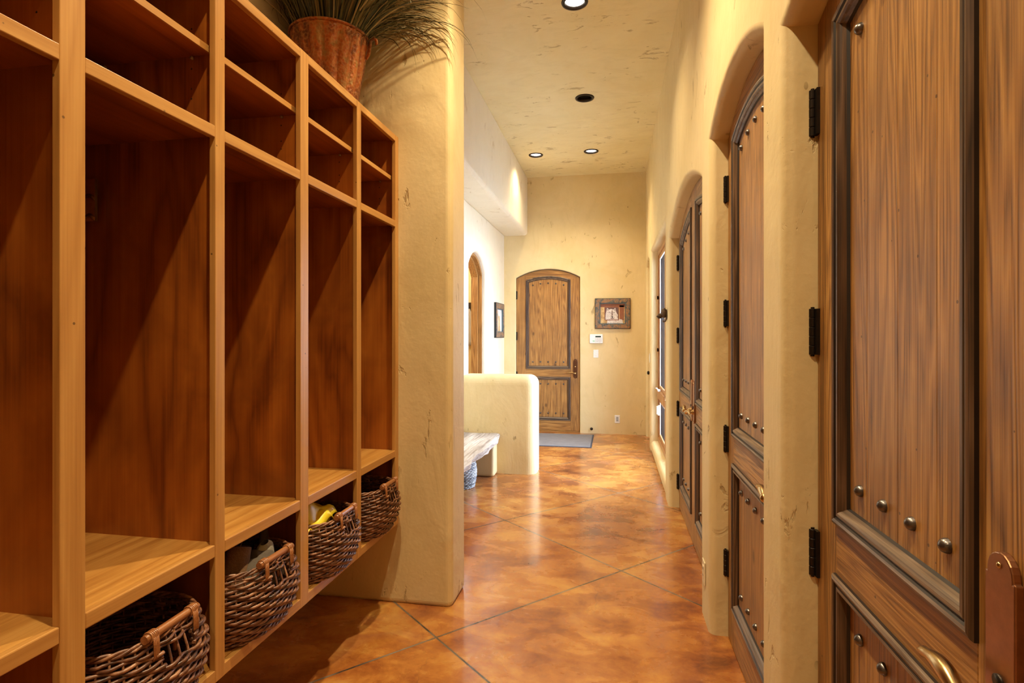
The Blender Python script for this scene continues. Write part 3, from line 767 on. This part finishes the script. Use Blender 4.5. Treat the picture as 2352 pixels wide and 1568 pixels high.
# ------------------------------------------------------------------ wicker baskets
def foot(A, a, b, p=2.5):
    c, s = math.cos(A), math.sin(A)
    return (a*math.copysign(abs(c)**(2/p), c), b*math.copysign(abs(s)**(2/p), s))
HB = .222
def size(k):
    k = max(0, min(1, k)); bul = math.sin(PI*(.12+.76*k))
    return .140+.055*bul+.010*k, .146+.045*bul+.004*k
def hump(y, k):
    h = max(0, math.cos(min(1, abs(y)/.125)*PI/2))**1.2
    return .005*h*max(0, (k-.55)/.45)**1.5
def bpt(A, k, off=0.0):
    a, b = size(k); x, y = foot(A, a, b); x2, y2 = foot(A, a+.01, b+.01)
    nx, ny = x2-x, y2-y; l = math.hypot(nx, ny) or 1
    x += nx/l*off; y += ny/l*off
    z = .008+k*HB + (hump(y, k) if x > .05 else 0)
    return (x, y, z)
# even angular table by arc length
def even(n, k=.6):
    fine = [foot(2*PI*i/720, *size(k)) for i in range(721)]; L = [0]
    for i in range(720): L.append(L[-1]+math.dist(fine[i], fine[i+1]))
    out = []; j = 0
    for q in range(n):
        t = L[-1]*q/n
        while L[j+1] < t: j += 1
        out.append(2*PI*(j+(t-L[j])/(L[j+1]-L[j]))/720)
    return out
def make_basket():
    root = empty('wicker_basket'); ns = 45; sub = 4; N = ns*sub; ang = even(N); rows = 23
    body = MB()
    for r in range(rows):
        k = (r+.4)/rows*.95; ph = r % 3
        pts = []
        for q in range(N):
            s_ = q/sub+ph
            off = .0056*math.cos(2*PI*s_/3)+.0012
            zz = .0012*math.sin(2*PI*s_/3)
            p = bpt(ang[q], k, off); pts.append((p[0], p[1], p[2]+zz+random.uniform(-.0006, .0006)))
        rad = random.uniform(.0042, .0050)
        # opening under the handle in the front
        if .70 < k < .86:
            keep = [q for q in range(N)]; run = []; runs = []
            st = next(q for q in range(N) if pts[q][0] < 0)
            for q_ in range(N+1):
                q = (st+q_) % N
                if pts[q][0] > .05 and abs(pts[q][1]) < .043:
                    if run: runs.append(run); run = []
                else: run.append(pts[q])
            if run: runs.append(run)
            for rn in runs:
                if len(rn) > 2: body.tube(rn, rad, 6)
        else: body.tube(pts, rad, 6, closed=True)
    body.build('woven_body', M['rattan'], root)
    st = MB()
    for q in range(0, N, sub):
        path = [bpt(ang[q], k/8*.97, -.001) for k in range(9)]
        st.tube(path, .0032, 5, cap=False)
    st.build('stakes', M['rattan'], root)
    rim = MB()
    for j in range(3):
        pts = []
        for q in range(N):
            s_ = q/sub
            p = bpt(ang[q], .985, .005*math.cos(2*PI*s_/4+j*2.1)); pts.append((p[0], p[1], p[2]+.005*math.sin(2*PI*s_/4+j*2.1)))
        rim.tube(pts, .0042, 6, closed=True)
    rim.build('rim', M['rattan'], root)
    bs = MB(); bs.add([foot(2*PI*i/48, .145, .150)+(.006,) for i in range(48)], [list(range(48))])
    for j in range(2):
        pts = [bpt(ang[q], .0, .004*math.cos(2*PI*q/sub/2+j*PI)) for q in range(N)]
        bs.tube([(p[0], p[1], .0065+.002*j) for p in pts], .0048, 6, closed=True)
    bs.build('base', M['rattan'], root)
    a1 = size(1)[0]; hz = .008+HB+.005+.010
    h = MB().tube([(a1+.001, -.088+.176*i/10, hz) for i in range(11)], [.0105]*11, 14); h = h.build('handle', M['dowel'], root)
    for sgn in (-1, 1):
        bd = MB(); yc = sgn*.066
        for j in range(5):
            y = yc+(j-2)*.0048
            lp = [(a1+.001+.0125*math.cos(A), y+.0008*math.sin(A*2), hz+.0125*math.sin(A)) for A in [2*PI*i/14 for i in range(14)]]
            bd.tube(lp, .0024, 5, closed=True)
        for j in range(4):
            y = yc+(j-1.5)*.0046
            bd.tube([(a1+.014, y, hz), (a1+.015, y+.001, hz-.022), (a1+.017, y, hz-.048), (a1+.013, y, hz-.056)], .0025, 5)
        bd.build('handle_binding', M['dowel'], root)
    sp = MB().tube([(a1+.004, 0, hz-.012), (a1+.008, .002, hz-.07)], .0045, 6); sp.build('handle_stake', M['dowel'], root)
    return root
bsk = make_basket()
bays = [(i, (STILES[i][1]+STILES[i+1][0])/2) for i in range(3, 7)]
BL = {3: 'dark wicker basket in the lowest-left slot, nearest the camera and empty', 4: 'dark wicker basket holding grey and brown winter clothes',
      5: 'dark wicker basket with yellow contents, third from the camera', 6: 'smallest-looking wicker basket at the far end beside the plaster wall'}
first = True
BZ = .4702
for i, yc in bays:
    o = bsk if first else copy_tree(bsk)
    first = False
    o.location = (-1.285+{3: .0, 4: .003, 5: .012, 6: .014}[i], yc+{3: 0, 4: .0, 5: .004, 6: .006}[i], BZ); o.rotation_euler = (0, 0, R({3: 1.0, 4: -1.5, 5: 1.0, 6: -.5}[i]))
    tag(o, BL[i], 'basket', 'wicker baskets in the locker slots')

# things in the second basket
def blob(name, loc, pts_fn, nu, nv, mat, label, cat, rot=(0,0,0), sub=1, thick=0):
    b = MB(); vs = [pts_fn(i/(nu-1), j/(nv-1)) for i in range(nu) for j in range(nv)]
    b.add(vs, [(i*nv+j, (i+1)*nv+j, (i+1)*nv+j+1, i*nv+j+1) for i in range(nu-1) for j in range(nv-1)], 0, True)
    o = b.build(name, mat, loc=loc, rot=rot, weld=True)
    if thick: m = o.modifiers.new('s', 'SOLIDIFY'); m.thickness = thick; m.offset = 0
    if sub: m = o.modifiers.new('ss', 'SUBSURF'); m.levels = sub; m.render_levels = sub
    return tag(o, label, cat)
yB = bays[1][1]
def cuff(u, v):   # hollow knitted tube
    A = 2*PI*u; r = .042+.006*math.sin(A*2)+.003*math.sin(v*8); rr = r*(.86 if v > .75 else 1)
    vv = v if v <= .75 else .75-(v-.75)*2
    return (rr*math.cos(A)*.8, rr*math.sin(A), vv*.20)
blob('knitted_cuff', (-1.20, yB-.105, .625), cuff, 25, 15, M['knit_brown'], 'brown ribbed knitted cuff sticking up at the left of the second basket', 'knitwear', rot=(R(-24), R(-8), 0))
def cap_(u, v):
    A = 2*PI*u; r = math.sin(v*PI/2)**.7
    return (.075*r*math.cos(A)*(1+.1*math.sin(3*A)), .10*r*math.sin(A), .075*math.cos(v*PI/2)+.012*math.sin(A*3+1)*r+.010*math.sin(A*5)*r)
blob('fleece_hat', (-1.185, yB+.0, .635), cap_, 29, 12, M['fleece_grey'], 'soft dark grey fleece hat bulging over the second basket rim', 'hat', rot=(R(8), R(14), 0))
def mitt(u, v):
    A = 2*PI*u; w = (.034+.010*math.sin(v*PI))*(1 if v < .97 else .5)
    return (w*.6*math.cos(A), w*math.sin(A), v*.15-.0)
blob('pale_mitten', (-1.215, yB+.085, .590), mitt, 17, 12, M['wool_light'], 'pale knitted mitten standing behind the second basket handle', 'mitten', rot=(R(14), R(10), 0))
def glv(u, v):
    A = 2*PI*u; w = .036*(1-v)**.55+.002
    return (w*.45*math.cos(A)+.01*v, w*math.sin(A), v*.19)
blob('grey_glove', (-1.265, yB+.145, .60), glv, 17, 12, M['fleece_grey'], 'grey pointed glove tip at the right back of the second basket', 'glove', rot=(R(-6), R(-4), 0))
bt = empty('black_boot', (-1.335, yB+.01, .52)); tag(bt, 'black laced boot lying at the back of the second basket', 'boot')
def shoe(u, v):
    A = 2*PI*u; L_ = .26*(v-.5); w = .045*math.sin(PI*min(1, .08+v*.9))**.5; h = .055+.07*max(0, 1-abs(v-.2)/.35)
    return (L_*.35+w*math.cos(A)*.9, L_*.9-w*math.cos(A)*.3, max(0, .5+.5*math.sin(A))*h*1.4)
b = MB(); vs = [shoe(i/20, j/12) for i in range(21) for j in range(13)]
b.add(vs, [(i*13+j, (i+1)*13+j, (i+1)*13+j+1, i*13+j+1) for i in range(20) for j in range(12)], 0, True); b.build('upper', M['black_cloth'], bt, weld=True)
lc = MB()
for k in range(4): lc.tube([(-.02+.01*k, -.05+.03*k, .14-.006*k), (.02, -.045+.03*k, .165-.008*k), (.055, -.05+.035*k, .13-.004*k)], .0022, 5)
lc.tube([(.0, .02, .15), (.04, .05, .18), (.03, .09, .21), (.0, .10, .24), (.02, .07, .255)], .002, 5)
lc.tube([(.0, .0, .15), (.05, .02, .14), (.06, .06, .17), (.045, .08, .155)], .002, 5)
lc.build('laces', M['wool_light'], bt)
yC = bays[2][1]
def sheet(u, v):
    x = -.10+.19*v; y = -.15+.24*u
    z = .055*math.sin(PI*u)*(.6+.4*math.sin(v*4))+.016*math.sin(u*9+v*6)+.012*math.sin(v*13-u*4)-.05*(1-math.sin(PI*v))
    return (x, y, z)
blob('yellow_rain_cape', (-1.26, yC-.03, .725), sheet, 15, 12, M['yellow'], 'bright yellow crumpled waterproof piled in the third basket', 'rainwear', sub=0, thick=.004)
def sheet2(u, v):
    x = -.09+.13*v; y = -.10+.17*u
    return (x, y, .05*math.sin(PI*u)+.02*math.sin(u*7+2)+.012*math.sin(v*9)-.04*(1-math.sin(PI*v)))
blob('yellow_rain_hat', (-1.195, yC-.05, .685), sheet2, 12, 10, M['yellow'], 'bright yellow folded rain hat at the front of the third basket', 'hat', sub=0, thick=.004)

# ------------------------------------------------------------------ copper pot with grass on top of the lockers
PX, PY, PZ = -1.385, 2.545, LT
pot = empty('copper_planter', (PX, PY, PZ)); tag(pot, 'fluted rust-coloured copper planter on top of the lockers', 'planter')
NF = 15
def flute(A, h):
    k = max(0, min(1, (.385-h)/.04))*max(0, min(1, h/.03))
    return 1 + k*.10*(abs(math.sin(NF*A/2))**.8-.80)
MB().lathe([(.001, 0), (.118, 0), (.124, .012), (.130, .06), (.142, .14), (.156, .22), (.170, .30), (.180, .35), (.186, .375), (.184, .388), (.186, .394), (.180, .396), (.176, .38), (.150, .30)], 216, rf=flute).build('vessel', M['pot'], pot)
MB().tube([(.187*math.cos(2*PI*k/64), .187*math.sin(2*PI*k/64), .397) for k in range(64)], .0065, 10, closed=True).build('rim', M['pot'], pot)
MB().lathe([(.001, .372), (.176, .372)], 32).build('soil', M['black'], pot)
for sg in (1, -1):
    A0 = R(12) if sg == 1 else R(192); cx, cy = math.cos(A0), math.sin(A0)
    hd = MB().tube([(cx*(.186+d), cy*(.186+d), z) for d, z in ((-.006, .30), (.006, .325), (.010, .36), (.016, .392), (.030, .404), (.042, .396), (.046, .380), (.040, .372))], [.006, .008, .009, .008, .0075, .0085, .007, .004], 10)
    hd.build('handle', M['pot'], pot)
gs = empty('ornamental_grass', (PX, PY, PZ+.36)); tag(gs, 'arching dark green ornamental grass growing from the copper planter', 'plant', kind='thing')
gb = MB(); random.seed(21)
def blade(A, r0, L, lean, curl, w, side=0):
    p = Vector((PX+r0*math.cos(A), PY+r0*math.sin(A), PZ+.37)); d = Vector((math.cos(A), math.sin(A), 0)); th = lean; n = 12; pts = []
    for i in range(n+1):
        q = Vector(p)
        q.x = max(q.x, -1.62); q.y = min(q.y, 2.835)
        if q.x < LX+.01 and q.z < LT+.01: q.z = LT+.01
        pts.append(q)
        u = i/n; th2 = lean+curl*u**1.5; th2 = min(th2, R(172))
        p = p + (d*math.sin(th2)+Vector((0,0,1))*math.cos(th2))*(L/n) + Vector((random.uniform(-1,1), random.uniform(-1,1), 0))*.0012
    sd = Vector((-d.y, d.x, 0)); vs = []
    for i, q in enumerate(pts):
        u = i/n; ww = w*(.55+.9*u if u < .45 else .955*(1-(u-.45)/.55)**.8)+.0003
        vs += [q-sd*ww-Vector(PX and (gs.location)), q-Vector(gs.location)+Vector((0,0,-.25*ww)), q+sd*ww-Vector(gs.location)]
    gb.add(vs, [f for i in range(n) for f in ((i*3, i*3+1, i*3+4, i*3+3), (i*3+1, i*3+2, i*3+5, i*3+4))], 0, True)
for k in range(640):
    A = random.uniform(0, 2*PI); r0 = .165*math.sqrt(random.random())
    blade(A, r0, random.uniform(.35, .78), R(random.uniform(2, 34)), R(random.uniform(20, 115)), random.uniform(.0026, .0050))
for k in range(150):   # long arching ones towards the hall
    A = R(random.uniform(-50, 65)); r0 = random.uniform(.08, .165)
    blade(A, r0, random.uniform(.42, .74), R(random.uniform(18, 48)), R(random.uniform(60, 135)), random.uniform(.0026, .0052))
for k in range(14): blade(R(random.uniform(-25, 50)), .15, random.uniform(.62, .84), R(random.uniform(30, 46)), R(random.uniform(120, 150)), random.uniform(.003, .0048))
blade(R(38), .15, .86, R(24), R(148), .0026)
blade(R(25), .15, .70, R(30), R(150), .0026)
gb.build('foliage', M['grass'], gs)

# ------------------------------------------------------------------ bench, its basket, mat
bench = empty('plank_bench', (-1.4, 4.7, 0)); tag(bench, 'weathered grey plank bench on plaster supports against the half wall', 'bench')
pk = MB(); nY, nX = 60, 12; y0, y1 = 3.60, 5.715
def pl(i, j, top):
    y = y0+(y1-y0)*i/nY; u = j/nX
    edge = -1.150+.014*math.sin(y*5.1)+.008*math.sin(y*13+1)+.005*math.sin(y*29)-.02*max(0, (y-5.55)/.165)**2
    x = -1.640+(edge+1.640)*u
    z = (.424+.004*math.sin(y*7+u*5)-.012*max(0, (u-.9)/.1)**2) if top else (.345+.008*math.sin(y*6)+.006*math.sin(y*17)+.018*max(0, (u-.85)/.15)**2)
    if not top and j == nX: x -= .012+.006*math.sin(y*11)
    return (x+1.4, y-4.7, z)
vt = [pl(i, j, True) for i in range(nY+1) for j in range(nX+1)]; vb = [pl(i, j, False) for i in range(nY+1) for j in range(nX+1)]
w_ = nX+1; nT = len(vt); fs = []
for i in range(nY):
    for j in range(nX):
        a = i*w_+j; fs += [(a, a+1, a+w_+1, a+w_), (nT+a, nT+a+w_, nT+a+w_+1, nT+a+1)]
    fs += [(i*w_+nX, nT+i*w_+nX, nT+(i+1)*w_+nX, (i+1)*w_+nX), (i*w_, (i+1)*w_, nT+(i+1)*w_, nT+i*w_)]
for j in range(nX): fs += [(j, nT+j, nT+j+1, j+1), (nY*w_+j, nY*w_+j+1, nT+nY*w_+j+1, nT+nY*w_+j)]
pk.add(vt+vb, fs, 0, False); pk.build('seat', M['plank'], bench, bevel=.004)
MB().box((XL+.003+1.4, 5.55-4.7, 0), (-1.205+1.4, 5.725-4.7, .34)).build('support', M['plaster'], bench, bevel=.03, seg=4)
MB().box((XL+.003+1.4, 3.62-4.7, 0), (-1.205+1.4, 3.80-4.7, .34)).build('support', M['plaster'], bench, bevel=.03, seg=4)

ub = empty('under_bench_basket', (-1.46, 5.16, 0)); tag(ub, 'round black and white woven basket under the plank bench', 'basket')
wv = MB()
for r in range(18):
    k = r/17; rad = .125+.035*math.sin(PI*(.15+.7*k)); N = 96
    wv.tube([((rad+.004*math.cos(PI*q/2+PI*r))*math.cos(2*PI*q/N), (rad+.004*math.cos(PI*q/2+PI*r))*math.sin(2*PI*q/N), .008+k*.26) for q in range(N)], .0062, 6, closed=True)
wv.build('woven_body', M['rattan_grey'], ub)
MB().lathe([(.001, .004), (.125, .004), (.150, .13), (.138, .262), (.132, .262), (.143, .13), (.118, .012)], 32).build('lining', M['black_cloth'], ub)

mt = empty('door_mat', (-.85, 7.70, 0)); tag(mt, 'grey door mat with a dark edge in front of the end door', 'mat')
MB().box((-.555, -.46, .001), (.545, .44, .010)).build('pile', M['mat'], mt, bevel=.003)
eg = MB(); 
for a, b in (((-.575,-.48,.0005),(.565,-.46,.007)), ((-.575,.44,.0005),(.565,.46,.007)), ((-.575,-.46,.0005),(-.555,.44,.007)), ((.545,-.46,.0005),(.565,.44,.007))): eg.box(a, b)
eg.build('edging', M['mat_edge'], mt, bevel=.002)
sb = MB().lathe([(.012, 0), (.012, -.004), (.006, -.008), (.006, -.03), (.017, -.036), (.022, -.048), (.017, -.060), (.0003, -.064)], 18, axis='y').build('door_stopper', M['bronze'], loc=(-.325, YE, .075))
tag(sb, 'small dark round door stop low on the end wall', 'door stop')

# ------------------------------------------------------------------ things on the end wall
def frame_ring(w, h, fw, y0, y1, prof=None):
    b = MB()
    for poly in ([(-w/2,-h/2),(w/2,-h/2),(w/2-fw,-h/2+fw),(-w/2+fw,-h/2+fw)], [(w/2,-h/2),(w/2,h/2),(w/2-fw,h/2-fw),(w/2-fw,-h/2+fw)],
                 [(w/2,h/2),(-w/2,h/2),(-w/2+fw,h/2-fw),(w/2-fw,h/2-fw)], [(-w/2,h/2),(-w/2,-h/2),(-w/2+fw,-h/2+fw),(-w/2+fw,h/2-fw)]):
        b.prism(poly, y0, y1)
    return b
pc = empty('wolf_picture', (.010, YE-.001, 1.77)); tag(pc, 'slate-framed picture of a pale wolf on the end wall', 'picture')
pw, ph = .50, .435
pc.location = (-.02, YE-.001, 1.77)
frame_ring(pw, ph, .062, -.030, 0).build('picture_frame', M['slate'], pc, bevel=.005)
frame_ring(pw+.012, ph+.012, .010, -.026, 0).build('outer_edge', M['black'], pc)
frame_ring(pw-.118, ph-.118, .014, -.026, -.004).build('fillet', M['teal_fillet'], pc)
ar = MB().box((-.19, -.008, -.16), (.19, -.002, .16), 0)
ar.box((-.19, -.0085, .095), (.19, -.0079, .150), 3)
ar.box((.10, -.0085, -.10), (.165, -.0079, .12), 3)
def poly(b, pts, y, m): b.add([(x, y, z) for x, z in pts], [list(range(len(pts)))], m)
poly(ar, [(-.085,-.16),(-.07,-.07),(.06,-.07),(.14,-.09),(.15,-.16)], -.0090, 1)
ar.box((-.118, -.0095, -.098), (.092, -.009, .098), 3); ar.box((-.110, -.0102, -.090), (.084, -.0095, .090), 2)
poly(ar, [(-.105,-.088),(-.10,.0),(-.085,.05),(-.080,.088),(-.052,.060),(-.02,.068),(.012,.058),(.040,.085),(.046,.045),(.062,.0),(.078,-.02),(.070,-.05),(.080,-.088)], -.0106, 1)
poly(ar, [(-.076,.072),(-.060,.052),(-.074,.045)], -.0110, 2); poly(ar, [(.036,.070),(.022,.052),(.038,.044)], -.0110, 2)
poly(ar, [(-.060,.018),(-.030,.006),(-.034,.018)], -.0110, 4); poly(ar, [(.038,.018),(.010,.006),(.014,.018)], -.0110, 4)
poly(ar, [(-.018,-.045),(-.012,-.060),(.002,-.060),(.008,-.045),(-.005,-.036)], -.0110, 4)
poly(ar, [(-.038,-.050),(-.028,-.075),(-.002,-.080),(.022,-.075),(.030,-.052),(.020,-.066),(-.025,-.066)], -.0108, 2)
poly(ar, [(-.012,.045),(-.002,.045),(.002,-.03),(-.014,-.03)], -.0108, 2)
ar.build('artwork', [M['art_ground'], M['art_fur'], M['art_shade'], M['art_red'], M['art_dark']], pc)

kp = empty('alarm_keypad', (-.254, YE-.001, 1.398)); kp.location = (-.258, YE-.001, 1.400); tag(kp, 'white alarm keypad with a dark display under the wolf picture', 'keypad')
MB().box((-.097, -.028, -.068), (.097, 0, .068)).build('housing', M['white_plastic'], kp, bevel=.010, seg=3)
MB().box((-.012, -.0290, .022), (.070, -.0275, .041)).build('display', M['lcd'], kp)
kb = MB()
for r in range(4):
    for c in range(4):
        zz = [.008, -.012, -.027, -.042][r]; kb.box((-.010+c*.024, -.0305, zz-.004), (.004+c*.024, -.0275, zz+.003))
kb.build('buttons', M['grey_print'], kp)
g_ = MB(); g_.box((-.052, -.0290, -.038), (-.040, -.0275, -.028)); g_.box((-.036, -.0290, -.040), (-.022, -.0275, -.028)); g_.build('status_light', M['green_led'], kp)
def wall_plate(name, label, cat, loc, rotz, mat, rocker=True, w=.074, h=.118, inner=None):
    t = empty(name, loc, rotz); tag(t, label, cat)
    MB().box((-w/2, -.006, -h/2), (w/2, 0, h/2)).build('cover_plate', mat, t, bevel=.003)
    if rocker: MB().box((-.017, -.010, -.034), (.017, -.005, .034)).build('rocker', mat, t, bevel=.002)
    else:
        f = MB()
        f.box((-.017, -.008, -.034), (.017, -.005, .034)); f.build('outlet_face', inner or mat, t, bevel=.003)
        for z in (-.017, .017):
            s = MB(); s.box((-.008, -.0085, z-.004), (-.005, -.0078, z+.006)); s.box((.005, -.0085, z-.004), (.008, -.0078, z+.006)); s.box((-.005, -.0084, z-.0005), (.005, -.0079, z+.0005))
            s.build('socket', M['black'], t)
    return t
wall_plate('light_switch', 'white rocker light switch below the alarm keypad', 'light switch', (-.262, YE-.001, 1.18), 0, M['white_plastic'])
wall_plate('power_outlet', 'white power outlet low on the end wall', 'power outlet', (.048, YE-.001, .222), 0, M['white_plastic'], False, inner=M['grey_print'])
wall_plate('light_switch', 'white light switch on the strip between corner door and window', 'light switch', (XR-.001, 7.33, 1.16), R(-90), M['white_plastic'])
wall_plate('power_outlet', 'almond power outlet low on the pier between the door pair and second door', 'power outlet', (XR-.001, 2.965, .245), R(-90), M['almond_plastic'], False)

# picture on the left wall
lp = empty('narrow_picture', (XL+.001, 7.86, 1.665), R(90)); tag(lp, 'dark-framed pale picture hanging on the left wall', 'picture')
frame_ring(.56, .485, .075, -.036, 0).build('picture_frame', M['slate'], lp, bevel=.006)
frame_ring(.572, .497, .010, -.032, 0).build('outer_edge', M['black'], lp)
frame_ring(.412, .337, .012, -.030, -.004).build('fillet', M['teal_fillet'], lp)
b = MB().box((-.205, -.010, -.168), (.205, -.003, .168)); poly(b, [(-.07,-.168),(-.05,.0),(-.08,.10),(-.02,.06),(.04,.07),(.06,-.02),(.09,-.168)], -.0108, 1)
b.build('artwork', [M['art_pale'], M['art_ground']], lp)

# cast animal hook on the pier beside the window
ah = empty('animal_hook', (XR, 5.00, 1.62)); tag(ah, 'dark cast animal-head hook on the pier beside the window', 'hook')
b = MB(); b.ball((-.026, 0, .024), .040, sc=(.75, .85, 1.05)); b.ball((-.052, .0, .004), .024, sc=(1.2, .85, .8)); b.ball((-.074, .0, -.004), .015, sc=(1.1, .95, .7)); b.ball((-.064, 0, -.018), .012, sc=(1.4, .8, .5))
for s_ in (-1, 1):
    b.ball((-.022, s_*.022, .056), .011, sc=(.7, .8, 1.2))
b.ball((-.006, 0, .01), .040, sc=(.18, .9, 1.2)); b.build('head', M['cast'], ah)
b = MB()
for s_ in (-1, 1): b.tube([(-.006, s_*.018, -.02), (-.016, s_*.020, -.048), (-.030, s_*.021, -.052), (-.036, s_*.021, -.040)], .005, 8)
b.build('prong', M['cast'], ah)
